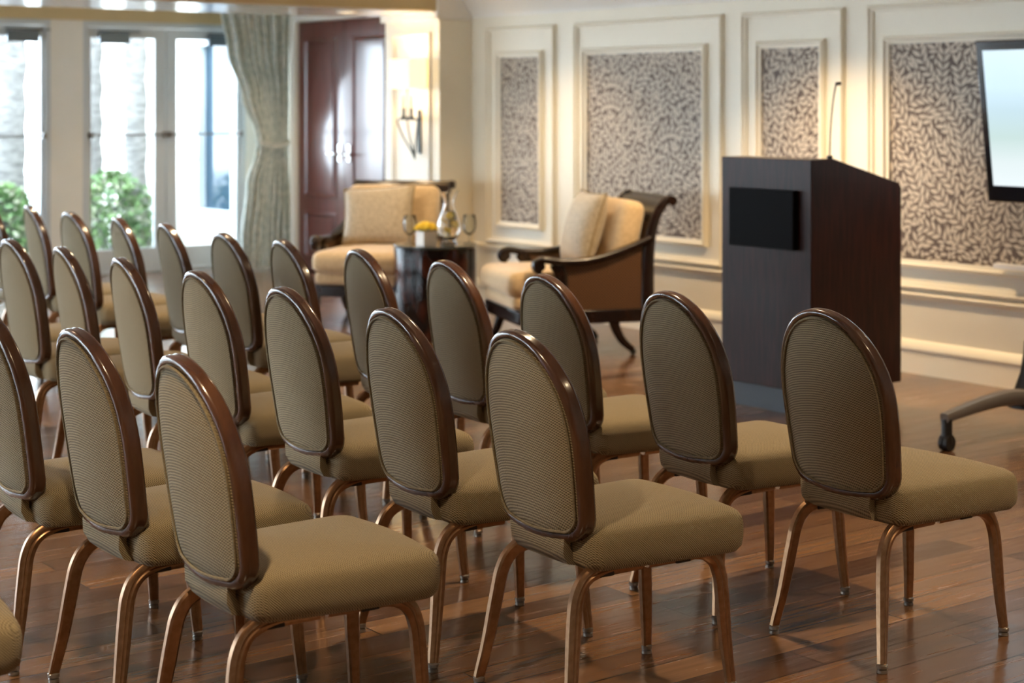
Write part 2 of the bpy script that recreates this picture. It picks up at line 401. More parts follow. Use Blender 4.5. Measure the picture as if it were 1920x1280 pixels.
# ------------------------------------------------------------------ glazed door pairs of the far wall
def window_pair(idx, x0, x1, closers=True):
    t = empty('window_%d' % idx, ((x0 + x1) / 2, YW, 0), kind='structure')
    X = lambda v: v - (x0 + x1) / 2
    L = X(x0); Rr = X(x1); zt = 2.14
    put('door_frame', B((L, L + .045, 0, .12, 0, zt), (Rr - .045, Rr, 0, .12, 0, zt), (L + .045, Rr - .045, 0, .12, zt - .05, zt), (L + .045, Rr - .045, 0, .12, 0, .02)), M['frame'], t, bevel=.004)
    mid = 0.0
    for k, (a, b) in enumerate(((L + .048, mid - .003), (mid + .003, Rr - .048))):
        s = .095 if k == 0 else .11
        sa, sb = (.03 + .0, .10) if k == 0 else (.10, .03)
        lf = put('door_leaf', B((a, a + sa, .02, .065, .022, zt - .053), (b - sb, b, .02, .065, .022, zt - .053), (a + sa, b - sb, .02, .065, zt - .14, zt - .053), (a + sa, b - sb, .02, .065, .022, .205)), M['frame'], t, bevel=.004)
        put('glass', B((a + sa, b - sb, .038, .046, .205, zt - .14)), M['pane'], lf, smooth=False)
        bm = bmesh.new(); sweep(bm, [(a + .01, -.035, 1.177), (b - .01, -.035, 1.177)], circ(.009, 8))
        box(bm, a + .005, a + .03, -.045, .022, 1.155, 1.20); box(bm, b - .03, b - .005, -.045, .022, 1.155, 1.20)
        put('push_bar', bm, M['greyplastic'], lf)
        if closers:
            cx = a + sa + .06 if k == 0 else b - sb - .30
            put('door_closer', B((cx, cx + .27, -.03, .02, zt - .19, zt - .10), (cx - .02, cx + .36, -.045, -.03, zt - .095, zt - .08)), M['closer'], lf, bevel=.004)
        if k == 1:
            bm = bmesh.new(); hx = a + sa + .22
            sweep(bm, smoothpath([(hx, .055, .96), (hx, .12, .96), (hx, .12, 1.19), (hx, .055, 1.19)], 5), circ(.011, 8), up=Vector((1, 0, 0)))
            put('pull_handle', bm, M['chrome'], lf)
M['closer'] = mat('closer_metal', (.14, .17, .20), .35, .4)
for i, (a, b) in enumerate(pairs): window_pair(i + 1, a, b, i < 3)

# ------------------------------------------------------------------ mahogany double door
t = empty('door_1', (XD, 12.25, 0), kind='structure')
put('door_frame', B((-.03, .10, -.84, -.80, 0, 2.15), (-.03, .10, .78, .86, 0, 2.15), (-.03, .10, -.84, .86, 2.15, 2.235)), M['white'], t, bevel=.004)
def leafdoor(y0, y1, hy):
    bm = bmesh.new(); box(bm, .01, .055, y0, y1, .01, 2.145)
    for z0, z1 in ((.12, .52), (.64, 2.0)):
        a, b = y0 + .125, y1 - .125
        prof = [(.0, 0), (.012, .004), (.018, .016), (.006, .03), (0, .034)]
        rings = []
        for (y, z, sy, sz) in ((a, z0, 1, 1), (b, z0, -1, 1), (b, z1, -1, -1), (a, z1, 1, -1)):
            rings.append([(.010 - o, y + sy * i, z + sz * i) for o, i in prof])
        rings.append(rings[0]); loft(bm, rings, caps=False)
        box(bm, .002, .012, a + .06, b - .06, z0 + .06, z1 - .06)
    lf = put('door_leaf', bm, M['mahog'], t, flat_angle=30)
    h = bmesh.new(); 
    sweep(h, [(.01, hy, 1.02), (-.05, hy, 1.02)], circ(.011, 8)); sweep(h, smoothpath([(-.05, hy, 1.02), (-.055, hy + (.1 if hy > 0 else -.1), 1.02)], 3), circ(.010, 8))
    box(h, .0, .012, hy - .022, hy + .022, .96, 1.10)
    put('door_handle', h, M['chrome'], lf)
    g = bmesh.new()
    for z in (.30, 1.07, 1.84): sweep(g, [(-.004, (y1 + .008 if hy > 0 else y0 - .008), z), (-.004, (y1 + .008 if hy > 0 else y0 - .008), z + .11)], circ(.011, 8))
    put('hinge', g, M['ebony'], lf)
leafdoor(.003, .772, .075); leafdoor(-.79, -.003, -.075)

# ------------------------------------------------------------------ outdoors
struct('floor_outside', B((-12, 16, YW + .14, 34, -.2, -.03)), M['paving'], smooth=False)['kind'] = 'structure'
wing = bmesh.new()
for b in ((7.32, 7.9, 13.75, 14.02, 0, 3), (7.32, 7.9, 14.74, 19, 0, 3), (7.32, 7.9, 14.02, 14.74, 0, .42), (7.32, 7.9, 14.02, 14.74, 2.02, 3)): box(wing, *b)
struct('wall_outside', wing, M['white'], smooth=False)
t = struct('window_7', B((7.28, 7.36, 14.0, 14.05, .40, 2.04), (7.28, 7.36, 14.71, 14.76, .40, 2.04), (7.28, 7.36, 14.05, 14.71, .40, .45), (7.28, 7.36, 14.05, 14.71, 1.99, 2.04)), M['frame'], smooth=False)
put('glass', B((7.36, 7.37, 14.02, 14.74, .42, 2.02)), M['darkpane'], t, smooth=False)
def trunk(x, y, r0, r1, h, lean, label):
    bm = bmesh.new(); rnd = random.Random(int(x * 100)); rings = []
    for k in range(26):
        z = k / 25 * h - .05; r = r0 + (r1 - r0) * (k / 25) + (.02 if k % 2 else 0)
        if k < 3: r += .05 * (3 - k) / 3
        rings.append([(lean * (k / 25) ** 2 + r * math.cos(2 * math.pi * i / 14) * (1 + .06 * rnd.random()), r * math.sin(2 * math.pi * i / 14), z) for i in range(14)])
    loft(bm, rings); t = empty('palm_tree', (x, y, 0), label=label, cat='tree', group='palm trees outside the glass doors')
    put('trunk', bm, M['bark'], t)
    fr = bmesh.new()
    for q in range(16):
        a = q / 16 * 2 * math.pi + rnd.random() * .3; L = rnd.uniform(.9, 1.3); dn = rnd.uniform(.2, 1.4); last = None
        for k in range(9):
            s = k / 8; wv = .16 * math.sin(math.pi * min(1, s + .12)) + .01
            c = Vector((lean + math.cos(a) * L * s, math.sin(a) * L * s, h + .7 * math.sin(s * 2) - dn * s * s * 1.3))
            sd = Vector((-math.sin(a), math.cos(a), 0)) * wv
            cur = (fr.verts.new(c + sd - Vector((0, 0, .06))), fr.verts.new(c), fr.verts.new(c - sd - Vector((0, 0, .06))))
            if last: fr.faces.new((last[0], last[1], cur[1], cur[0])); fr.faces.new((last[1], last[2], cur[2], cur[1]))
            last = cur
    put('fronds', fr, M['hedge'], t)
trunk(6.94, 16.4, .095, .085, 4.6, .0, 'pale slim palm trunk seen at left edge of the wide glass door pane')
trunk(7.12, 15.75, .10, .09, 5.4, -.02, 'brown palm trunk seen behind the right part of the glass door pane')
trunk(5.98, 16.3, .20, .19, 5.2, .1, 'thick mottled palm trunk outside the leftmost glass door')
def shrub(x, y, w, h, label, seed):
    rnd = random.Random(seed); t = empty('shrub', (x, y, 0), label=label, cat='shrub', group='shrubs outside the glass doors')
    bm = bmesh.new(); b2 = bmesh.new()
    for q in range(1500):
        a = rnd.uniform(0, 2 * math.pi); u = rnd.random(); rr = (.35 + .65 * rnd.random()) * w / 2
        z = rnd.uniform(.05, 1) * h; k = math.sqrt(max(.05, 1 - (z / h) ** 3)); c = Vector((rr * math.cos(a) * k, rr * math.sin(a) * k * .7, z))
        d1 = Vector((rnd.uniform(-1, 1), rnd.uniform(-1, 1), rnd.uniform(-.6, 1))).normalized() * rnd.uniform(.03, .06)
        d2 = d1.cross(Vector((rnd.uniform(-1, 1), rnd.uniform(-1, 1), rnd.uniform(-1, 1)))).normalized() * .02
        g = b2 if rnd.random() < .25 else bm
        g.faces.new([g.verts.new(c - d1), g.verts.new(c + d2), g.verts.new(c + d1), g.verts.new(c - d2)])
    put('foliage', bm, M['hedge'], t, smooth=False); put('pale_foliage', b2, M['hedge2'], t, smooth=False)
    st = bmesh.new()
    for q in range(7): sweep(st, smoothpath([(0, 0, -.03), (rnd.uniform(-.1, .1), rnd.uniform(-.1, .1), h * .4), (rnd.uniform(-.3, .3) * w, rnd.uniform(-.2, .2) * w, h * .8)], 4), circ(.008, 6), up=Vector((1, 0, 0)))
    put('stem', st, M['bark'], t)
for k, (x, w, h, lb) in enumerate(((4.85, .7, .72, 'leafy green shrub just beyond the left edge of the far left glass door'), (5.62, .75, .70, 'leafy green shrub low outside the far left glass door'), (6.62, 1.05, .80, 'bushy green shrub filling the bottom of the glass pane right of the cream pier'))):
    shrub(x, 15.2 + .1 * (k % 2), w, h, lb, k)

# ------------------------------------------------------------------ curtain
def curtain():
    bm = bmesh.new(); n = 90; rows = []
    keys = [(0.02, 6.90, 7.385, .055), (.25, 6.92, 7.385, .055), (.75, 6.98, 7.385, .05), (1.02, 7.06, 7.38, .03), (1.10, 7.08, 7.38, .026), (1.18, 7.06, 7.38, .03), (1.5, 6.93, 7.385, .045), (1.9, 6.79, 7.385, .055), (2.3, 6.715, 7.385, .055), (2.44, 6.70, 7.385, .055)]
    zs = np.linspace(.02, 2.44, 60)
    for z in zs:
        for (a, b) in zip(keys, keys[1:]):
            if a[0] <= z <= b[0] + 1e-6:
                f = (z - a[0]) / (b[0] - a[0]); f = f * f * (3 - 2 * f); l = a[1] + (b[1] - a[1]) * f; r = a[2] + (b[2] - a[2]) * f; am = a[3] + (b[3] - a[3]) * f; break
        row = []
        for i in range(n + 1):
            u = i / n; w = 2 * math.pi * 8 * (u + .02 * math.sin(u * 9 + z * 1.2))
            row.append((l + (r - l) * u, 13.15 + am * (abs(math.sin(w / 2)) ** .7 * 2 - 1) * (.8 + .3 * math.sin(9 * u + 1)), z))
        rows.append(row)
    back = [[(x, y + .006, z) for x, y, z in r] for r in rows]
    loft(bm, rows, closed=False); loft(bm, back, closed=False)
    t = empty('curtain', (0, 0, 0), label='long pale green patterned curtain tied back beside the glass doors', cat='curtain')
    put('drape', bm, M['curtain'], t, flat_angle=180)
    bm = bmesh.new(); sweep(bm, smoothpath([(7.065, 13.15, 1.12), (7.10, 13.10, 1.10), (7.24, 13.09, 1.08), (7.36, 13.11, 1.10), (7.385, 13.2, 1.12), (7.2, 13.21, 1.12), (7.07, 13.19, 1.12)], 5), rrect(.006, .035, .002, 1))
    put('tieback', bm, M['curtain'], t)
curtain()

# ------------------------------------------------------------------ banquet chair
WB = .186
def outline(k=1.0, n=56):
    """closed outline of the oval back: (s across, t height above floor), scaled about its centre"""
    pts = []
    z0, zt, zs = .428, .897, .655
    # arch
    for i in range(25):
        a = math.pi * i / 24
        pts.append((WB * math.cos(a), zs + (zt - zs) * math.sin(a) ** .92))
    # left side down, bottom with rounded corners, right side up
    wb = .163; rc = .055
    for i in range(1, 7): f = i / 7; pts.append((-(WB + (wb + .012 - WB) * f ** 1.6), zs + (z0 + rc - zs) * f))
    for i in range(7): a = math.pi + (math.pi / 2) * i / 6; pts.append((-(wb - rc * .9) + (rc * .9 + .012 * (1 - i / 6)) * math.cos(a), z0 + rc + rc * math.sin(a)))
    for i in range(1, 6): f = i / 6; pts.append((-(wb - rc * .9) + 2 * (wb - rc * .9) * f, z0 - .008 * math.sin(math.pi * f)))
    for i in range(7): a = 1.5 * math.pi + (math.pi / 2) * i / 6; pts.append(((wb - rc * .9) + (rc * .9 + .012 * i / 6) * math.cos(a), z0 + rc + rc * math.sin(a)))
    for i in range(6, 0, -1): f = i / 7; pts.append(((WB + (wb + .012 - WB) * f ** 1.6), zs + (z0 + rc - zs) * f))
    return pts
def back_pt(s, t, off=0):
    x = -.262 + .155 * (.91 - t) + .75 * s * s        # leans back, wraps forward at the sides
    return Vector((x + off, s, t))
def inset(pts, d):
    c = Vector((0, .66)); out = []; n = len(pts)
    for i in range(n):
        a = Vector(pts[i - 1]); b = Vector(pts[(i + 1) % n]); t = (b - a).normalized(); nn = Vector((-t.y, t.x))
        out.append((pts[i][0] + nn.x * d, pts[i][1] + nn.y * d))
    return out
def scaled(pts, k):
    cx, cz = 0, .645
    return [(cx + (a - cx) * k, cz + (b - cz) * k) for a, b in pts]
def build_chair():
    t = empty('banquet_chair')
    O = outline()
    # wooden rim: two-ridged moulding
    prof = [(-.007, -.019), (.003, -.0205), (.0095, -.016), (.0115, -.009), (.0100, -.003), (.0130, .005), (.0115, .014), (.004, .019), (-.006, .018), (-.010, .006), (-.010, -.010)]
    bm = bmesh.new(); rings = []
    n = len(O)
    for i in range(n):
        a = Vector(O[i - 1]); b = Vector(O[(i + 1) % n]); tt = (b - a).normalized(); out = Vector((tt.y, -tt.x))
        rings.append([back_pt(O[i][0] + out.x * p, O[i][1] + out.y * p, q) for p, q in prof])
    rings.append(rings[0])
    loft(bm, rings, caps=False); bmesh.ops.remove_doubles(bm, verts=bm.verts, dist=1e-5)
    put('back_frame', bm, M['rim'], t, flat_angle=60)
    # upholstered panel, domed on both faces, with welt
    bm = bmesh.new(); I = inset(O, .006)
    ks = [1, .985, .96, .92, .84, .7, .5, .25, .02]
    def dome(k): return math.sqrt(max(0, 1 - k ** 6))
    rear = [[back_pt(s, z, -.012 - .013 * dome(k) - .006 * (1 - k)) for s, z in scaled(I, k)] for k in ks]
    front = [[back_pt(s, z, .006 + .020 * dome(k) + .012 * (1 - k)) for s, z in scaled(I, k)] for k in ks]
    loft(bm, rear[::-1] + front, caps=True)
    bk = put('backrest', bm, M['fabric'], t, flat_angle=60)
    bm = bmesh.new(); J = inset(O, .0135); m = len(J)
    pts = [back_pt(s, z, -.0225) for s, z in J]
    sweep(bm, pts, circ(.0034, 6), closed=True, up=Vector((1, 0, 0)))
    put('piping', bm, M['piping'], bk)
    # upholstered support strip between back and seat underside
    bm = bmesh.new(); rows = []
    for x, z, w in ((-.192, .47, .112), (-.204, .42, .114), (-.203, .388, .112), (-.188, .362, .108), (-.14, .350, .105), (-.04, .348, .10)):
        rows.append([(x + .5 * (s * w) ** 2, s * w, z) for s in np.linspace(-1, 1, 9)])
    back = [[(x + .020, y, z + .014) for x, y, z in r] for r in rows]
    ring = [[*a, *b[::-1]] for a, b in zip(rows, back)]
    loft(bm, ring); put('back_support', bm, M['fabric'], t, flat_angle=60)
    # seat
    bm = bmesh.new()
    def seat_ring(ins, z, crown=0):
        out = []
        x0, x1 = -.168 + ins, .282 - ins; w0, w1 = .196 - ins, .226 - ins; rc = max(.045 - ins * .3, .02); N = 5
        cs = [(x1, w1, 0), (x0, w0, 90), (x0, -w0, 180), (x1, -w1, 270)]
        corners = [(x1 - rc, w1 - rc, 0), (x0 + rc, w0 - rc, 90), (x0 + rc, -w0 + rc, 180), (x1 - rc, -w1 + rc, 270)]
        segs = []
        for cx, cy, a0 in corners:
            segs.append([(cx + rc * math.cos(R(a0 + 90 * k / N)), cy + rc * math.sin(R(a0 + 90 * k / N))) for k in range(N + 1)])
        for q in range(4):
            out += segs[q]; a = segs[q][-1]; b = segs[(q + 1) % 4][0]
            for k in range(1, 5):
                f = k / 5; x = a[0] + (b[0] - a[0]) * f; y = a[1] + (b[1] - a[1]) * f
                if q == 3: x += .014 * math.sin(math.pi * f)
                if q in (0, 2): y += .005 * math.sin(math.pi * f) * (1 if q == 0 else -1)
                out.append((x, y))
        return [(x, y, z + crown * 0) for x, y in out]
    R0 = [seat_ring(.03, .352), seat_ring(.012, .355), seat_ring(.003, .368), seat_ring(0, .39), seat_ring(0, .42), seat_ring(.003, .436), seat_ring(.010, .448), seat_ring(.022, .456), seat_ring(.05, .462)]
    base = seat_ring(.05, .462)
    for k in (.8, .55, .3, .05):
        R0.append([(.037 + (x - .037) * k, y * k, .462 + .010 * (1 - k * k)) for x, y, z in base])
    loft(bm, R0); put('seat', bm, M['fabric'], t, flat_angle=60)
    # legs
    prof = [(.0145, -.006), (.0145, .006), (.010, .0095), (.004, .0105), (.0015, .0088), (-.0015, .0088), (-.004, .0105), (-.010, .0095), (-.0145, .006), (-.0145, -.006), (-.010, -.0095), (.010, -.0095)]
    for sy in (1, -1):
        for rear in (1, 0):
            if rear:
                P = [(0, .150, .352), (-.09, .152, .352), (-.126, .153, .350), (-.156, .155, .341), (-.180, .158, .321), (-.195, .161, .290), (-.203, .165, .25), (-.222, .181, .12), (-.240, .197, .022)]
            else:
                P = [(0.02, .150, .352), (.145, .150, .352), (.178, .150, .350), (.206, .150, .340), (.229, .151, .320), (.241, .153, .290), (.246, .156, .25), (.255, .162, .12), (.263, .170, .022)]
            P = [(x, y * sy, z) for x, y, z in P]
            path = smoothpath(P, 4)
            nn = [Vector((0, sy, 0))] * len(path)
            sc = [1.18 if p.z > .2 else .86 + .32 * p.z / .2 for p in path]
            bm = bmesh.new(); sweep(bm, path, prof, norms=nn, scale=sc)
            lg = put('leg', bm, M['bronze'], t, flat_angle=30)
            x, y, z = P[-1]
            bm = bmesh.new(); lathe(bm, [(.0105, .024), (.0150, .021), (.0150, .013), (.0105, .011), (.0135, .008), (.0140, .001), (.0125, 0)], x, y, 14)
            put('glide', bm, M['glide'], lg)
        # black spacer blocks
        for bx in (-.13, .10):
            put('seat_bracket', B((bx, bx + .045, sy * .150 - .014, sy * .150 + .014, .334, .350)), M['rubber'], t, bevel=.003)
    bm = B((-.06, -.035, -.15, .15, .334, .352))
    put('crossbar', bm, M['bronze'], t, bevel=.003)
    return t
M['glide'] = mat('clear_glide', (.25, .22, .19), .12, .5)
proto = build_chair()
# (x, y of the chair's centre, turn in degrees)
ROW3 = [(3.6, 3.104, -2), (3.558, 3.642, -5), (3.563, 4.237, -5), (3.584, 4.81, -6), (3.582, 5.368, -7), (3.574, 5.925, -8), (3.557, 6.412, -5), (3.601, 7.04, -10), (3.595, 7.544, -9), (3.576, 8.108, -2), (3.612, 8.717, -9), (3.56, 9.22, -6), (3.58, 9.75, -6)]
ROW2 = [(2.703, 3.241, -4), (2.696, 3.787, -4), (2.724, 4.41, -3), (2.744, 5.013, -3), (2.738, 5.577, -7), (2.743, 6.127, -7), (2.72, 6.62, -2), (2.73, 7.2, -4)]
ROW1 = [(1.882, 3.359, -3), (1.875, 3.911, -1), (1.835, 4.401, -5)]
ROW0 = [(.955, 3.43, -5)]
ordn = ['first', 'second', 'third', 'fourth', 'fifth', 'sixth', 'seventh', 'eighth', 'ninth', 'tenth', 'eleventh', 'twelfth', 'thirteenth']
names = {0: ('podium-side row', ROW3), 1: ('middle row', ROW2), 2: ('row nearest the viewer', ROW1), 3: ('lower left corner', ROW0)}
special = {(0, 0): 'woven olive banquet chair directly in front of the podium, right end of its row',
           (0, 1): 'woven olive banquet chair second from right in podium-side row, left of podium plinth',
           (0, 2): 'woven olive banquet chair in podium-side row, in front of the right armchair',
           (0, 3): 'woven olive banquet chair in podium-side row, between drum table and right armchair',
           (0, 4): 'woven olive banquet chair in podium-side row, just left of the dark drum table',
           (0, 5): 'woven banquet chair in podium-side row, in front of the left armchair seat',
           (1, 0): 'large olive banquet chair at right end of middle row, whole seat showing',
           (2, 0): 'largest banquet chair, front center-left, its seat crossed by a band of light',
           (2, 1): 'banquet chair close behind the largest one, at its left in the same row',
           (2, 2): 'nearest-row banquet chair cut by left edge of the photo, third in row',
           (3, 0): 'banquet chair of which only a seat corner shows at lower left'}
first = True
for rk, (rn, row) in names.items():
    for i, (x, y, rz) in enumerate(row):
        o = proto if first else copy_tree(proto)
        first = False
        a = R(rz); o.rotation_euler = (0, 0, a)
        o.location = (x, y, 0)
        tag(o, special.get((rk, i), 'woven beige banquet chair, %s from the right in the %s' % (ordn[i], rn)), 'chair', 'banquet chairs set out in rows')

# ------------------------------------------------------------------ podium with microphone
t = empty('podium', (0, 0, 0), label='dark mahogany podium with black front speaker panel and sloped top', cat='podium')
px0, px1, py0, py1 = 5.70, 6.33, 5.30, 6.02
PX = dict(front=5.765, back=6.385, near=5.432, far=6.02)
def podium():
    f, b, n, r = PX['front'], PX['back'], PX['near'], PX['far']
    bm = bmesh.new(); zt = 1.19; zk = .115
    prof = [(f, zk), (b, zk), (b, 1.045), (b - .02, 1.068), (f + .155, zt), (f, zt)]
    loft(bm, [[(x, n, z) for x, z in prof], [(x, r, z) for x, z in prof]])
    put('body', bm, M['podium'], t, smooth=False, bevel=.004)
    put('plinth', B((f + .03, b - .03, n + .03, r - .03, 0, zk)), M['kick'], t, smooth=False)
    put('speaker_panel', B((f - .035, f, n + .08, r - .085, .77, 1.045)), M['black'], t, bevel=.004)
    bm = bmesh.new(); bx, by = f + .16, n + .035
    sweep(bm, [(bx, by, zt - .01), (bx, by, zt + .015)], circ(.014, 10), up=Vector((1, 0, 0)))
    sweep(bm, smoothpath([(bx, by, zt), (bx + .005, by, zt + .12), (bx + .02, by, zt + .25), (bx + .04, by, zt + .335), (bx + .05, by, zt + .35)], 5), circ(.0035, 6), up=Vector((0, 1, 0)))
    sweep(bm, [(bx + .045, by, zt + .348), (bx + .072, by, zt + .35)], circ(.008, 8))
    mk = put('gooseneck_microphone', bm, M['cable'], None)
    tag(mk, 'thin black gooseneck microphone standing on the podium top', 'microphone')
podium()

# ------------------------------------------------------------------ television on the right wall
t = empty('television', (7.0, 4.72, 1.36), label='black flat screen television mounted on the leafy wallpaper', cat='television')
TL = .70; TH_ = .405
tilt = Matrix.Rotation(R(-7.5), 4, 'Y')
def tb(*bs):
    bm = bmesh.new()
    for b in bs: box(bm, *b, mtx=tilt)
    return bm
put('bezel', tb((-.03, .03, -TL, TL, -TH_, TH_)), M['tvblack'], t, bevel=.008)
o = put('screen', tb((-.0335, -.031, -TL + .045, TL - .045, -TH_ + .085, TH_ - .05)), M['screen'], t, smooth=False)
put('wall_bracket', B((.03, XW - 7.0 - .004, -.2, .2, -.15, .15)), M['black'], t)
o = put('wall_tray', B((7.13, XW - .036, 4.4, 5.47, .612, .636)), M['paper'], None, bevel=.003)
tag(o, 'long white tray on the ledge below the television', 'tray')

# ------------------------------------------------------------------ armchairs
def cushion(bm, x0, x1, y0, y1, z0, z1, r=.04, crown=.02, mtx=None, n=4):
    """boxy cushion with rounded edges and domed faces"""
    rings = []
    def ring(ins, z):
        return [((x0 + x1) / 2 + a, (y0 + y1) / 2 + b, z) for a, b in rrect(x1 - x0 - 2 * ins, y1 - y0 - 2 * ins, max(.03, r - ins * .5), 4)]
    h = z1 - z0
    for k in range(n + 1):
        a = math.pi / 2 * k / n; rings.append(ring(r * (1 - math.sin(a)), z0 + r * (1 - math.cos(a))))
    for k in range(n + 1):
        a = math.pi / 2 * k / n; rings.append(ring(r * (1 - math.cos(a)), z1 - r * (1 - math.sin(a))))
    top = rings[-1]; cx, cy = (x0 + x1) / 2, (y0 + y1) / 2
    for k in (.85, .6, .3, .04): rings.append([(cx + (x - cx) * k, cy + (y - cy) * k, z1 + crown * (1 - k * k)) for x, y, z in top])
    if mtx: rings = [[mtx @ Vector(p) for p in r_] for r_ in rings]
    loft(bm, rings)
def pillow_bm(w, h, d):
    bm = bmesh.new(); n = 16; G = {}
    for side in (1, -1):
        for i in range(n + 1):
            for j in range(n + 1):
                u = -1 + 2 * i / n; v = -1 + 2 * j / n
                e = (1 - abs(u) ** 2.6) * (1 - abs(v) ** 2.6); th = d / 2 * max(0, e) ** .48
                pu = 1 - .07 * (1 - v * v); pv = 1 - .07 * (1 - u * u)
                edge = i in (0, n) or j in (0, n)
                key = (i, j, 0 if edge else side)
                if key not in G: G[key] = bm.verts.new((side * th, u * w / 2 * pu if False else u * w / 2 * (1 - .07 * (1 - v * v) * abs(u) ** 2), v * h / 2 * (1 - .07 * (1 - u * u) * abs(v) ** 2)))
        for i in range(n):
            for j in range(n):
                q = [G[(a, b, 0 if (a in (0, n) or b in (0, n)) else side)] for a, b in ((i, j), (i + 1, j), (i + 1, j + 1), (i, j + 1))]
                try: bm.faces.new(q)
                except ValueError: pass
    return bm
def edge_path(w, h, n=10):
    pts = []
    def P(u, v): return (0, u * w / 2 * (1 - .07 * (1 - v * v) * abs(u) ** 2), v * h / 2 * (1 - .07 * (1 - u * u) * abs(v) ** 2))
    for k in range(n): pts.append(P(-1 + 2 * k / n, -1))
    for k in range(n): pts.append(P(1, -1 + 2 * k / n))
    for k in range(n): pts.append(P(1 - 2 * k / n, 1))
    for k in range(n): pts.append(P(-1, 1 - 2 * k / n))
    return pts
def build_armchair():
    t = empty('armchair')
    hw = .375; DZ = (0, 0, .052)
    put('seat_rail', B((-.45, .40, -hw, -hw + .045, .145, .225), (-.45, .40, hw - .045, hw, .145, .225), (.355, .40, -hw + .045, hw - .045, .145, .225), (-.45, -.41, -hw + .045, hw - .045, .145, .225)), M['ebony'], t, bevel=.006, loc=DZ)
    for sy in (1, -1):
        # back post, scrolling out at the top
        bm = bmesh.new()
        path = smoothpath([(-.41, sy * (hw - .02), .20), (-.41, sy * (hw - .02), .40), (-.418, sy * (hw - .02), .56), (-.44, sy * (hw - .02), .70), (-.485, sy * (hw - .02), .81), (-.54, sy * (hw - .02), .868), (-.572, sy * (hw - .02), .868)], 5)
        sweep(bm, path, rrect(.085, .04, .012, 2), up=Vector((0, 1, 0)), scale=[1 - .5 * i / (len(path) - 1) for i in range(len(path))])
        lathe_pts = [(-.566 + .026 * math.cos(a), .862 + .028 * math.sin(a)) for a in np.linspace(0, 2 * math.pi, 15)[:-1]]
        loft(bm, [[(x, sy * (hw - .045), z) for x, z in lathe_pts], [(x, sy * (hw + .005), z) for x, z in lathe_pts]])
        put('back_post', bm, M['ebony'], t, flat_angle=50, loc=DZ)
        # arm
        bm = bmesh.new()
        path = smoothpath([(-.43, sy * (hw - .02), .64), (-.32, sy * (hw - .02), .595), (-.17, sy * (hw - .015), .545), (-.02, sy * (hw - .01), .515), (.14, sy * (hw - .005), .513), (.235, sy * (hw - .005), .527), (.28, sy * (hw - .005), .520), (.296, sy * (hw - .005), .495), (.285, sy * (hw - .005), .470), (.262, sy * (hw - .005), .466)], 5)
        sweep(bm, path, rrect(.042, .058, .014, 2), up=Vector((0, 1, 0)), scale=[1] * len(path))
        loft(bm, [[(.268 + .026 * math.cos(a), sy * (hw - .035), .492 + .026 * math.sin(a)) for a in np.linspace(0, 2 * math.pi, 13)[:-1]], [(.268 + .026 * math.cos(a), sy * (hw + .026), .492 + .026 * math.sin(a)) for a in np.linspace(0, 2 * math.pi, 13)[:-1]]])
        # front support of the arm
        sweep(bm, smoothpath([(.10, sy * (hw - .02), .22), (.125, sy * (hw - .02), .33), (.135, sy * (hw - .02), .44), (.17, sy * (hw - .02), .505)], 5), rrect(.075, .042, .012, 2), up=Vector((0, 1, 0)))
        put('arm', bm, M['ebony'], t, flat_angle=50, loc=DZ)
        # cane side panel
        bm = bmesh.new(); a = [(-.37, .22), (.10, .22), (.12, .50), (-.02, .50), (-.17, .53), (-.37, .60)]
        loft(bm, [[(x, sy * (hw - .024), z) for x, z in a], [(x, sy * (hw - .014), z) for x, z in a]])
        put('cane_panel', bm, M['cane'], t, smooth=False, loc=DZ)
        for fr in (1, -1):
            bm = bmesh.new(); x0 = .30 if fr > 0 else -.20; dx = .075 if fr > 0 else -.12
            path = smoothpath([(x0, sy * (hw - .03), .21), (x0 + dx * .15, sy * (hw - .03), .15), (x0 + dx * .5, sy * (hw - .03), .08), (x0 + dx, sy * (hw - .03), .030)], 5)
            sweep(bm, path, rrect(.058, .045, .012, 2), up=Vector((0, 1, 0)), scale=[1.1 - .5 * i / (len(path) - 1) for i in range(len(path))])
            lg = put('leg', bm, M['ebony'], t, flat_angle=50)
            bm = bmesh.new(); cx = x0 + dx
            loft(bm, [[(cx + .018 * math.cos(a), sy * (hw - .03) + q, .018 + .018 * math.sin(a)) for a in np.linspace(0, 2 * math.pi, 13)[:-1]] for q in (-.011, .011)])
            put('caster', bm, M['iron'], lg)
    # back: rolled top rail, slat and cane
    bm = bmesh.new()
    sweep(bm, [(-.566, -hw - .003, .862), (-.566, hw + .003, .862)], circ(.028, 14))
    path = [(-.545, 0, .865), (-.49, 0, .84), (-.45, 0, .78)]
    loft(bm, [[(x, y, z) for x, z in ((-.56, .885), (-.50, .86), (-.462, .79), (-.448, .73), (-.466, .73), (-.482, .79), (-.52, .835), (-.565, .842))] for y in (-hw + .03, hw - .03)])
    put('top_rail', bm, M['ebony'], t, flat_angle=50, loc=DZ)
    bm = bmesh.new(); a = [(-.405, .22), (-.405, .5), (-.415, .60), (-.448, .735), (-.458, .73), (-.428, .60), (-.417, .5), (-.417, .22)]
    loft(bm, [[(x, y, z) for x, z in a] for y in (-hw + .04, hw - .04)])
    put('back_panel', bm, M['cane'], t, flat_angle=50, loc=DZ)
    bm = bmesh.new(); cushion(bm, -.355, .415, -hw + .048, hw - .048, .226, .315, .03, .0)
    put('seat_deck', bm, M['gold'], t, loc=DZ)
    bm = bmesh.new(); cushion(bm, -.28, .45, -hw + .03, hw - .03, .30, .455, .058, .02)
    sc = put('seat_cushion', bm, M['gold'], t, loc=DZ)
    bm = bmesh.new(); mt = Matrix.Translation((-.345, 0, .455)) @ Matrix.Rotation(R(-12), 4, 'Y')
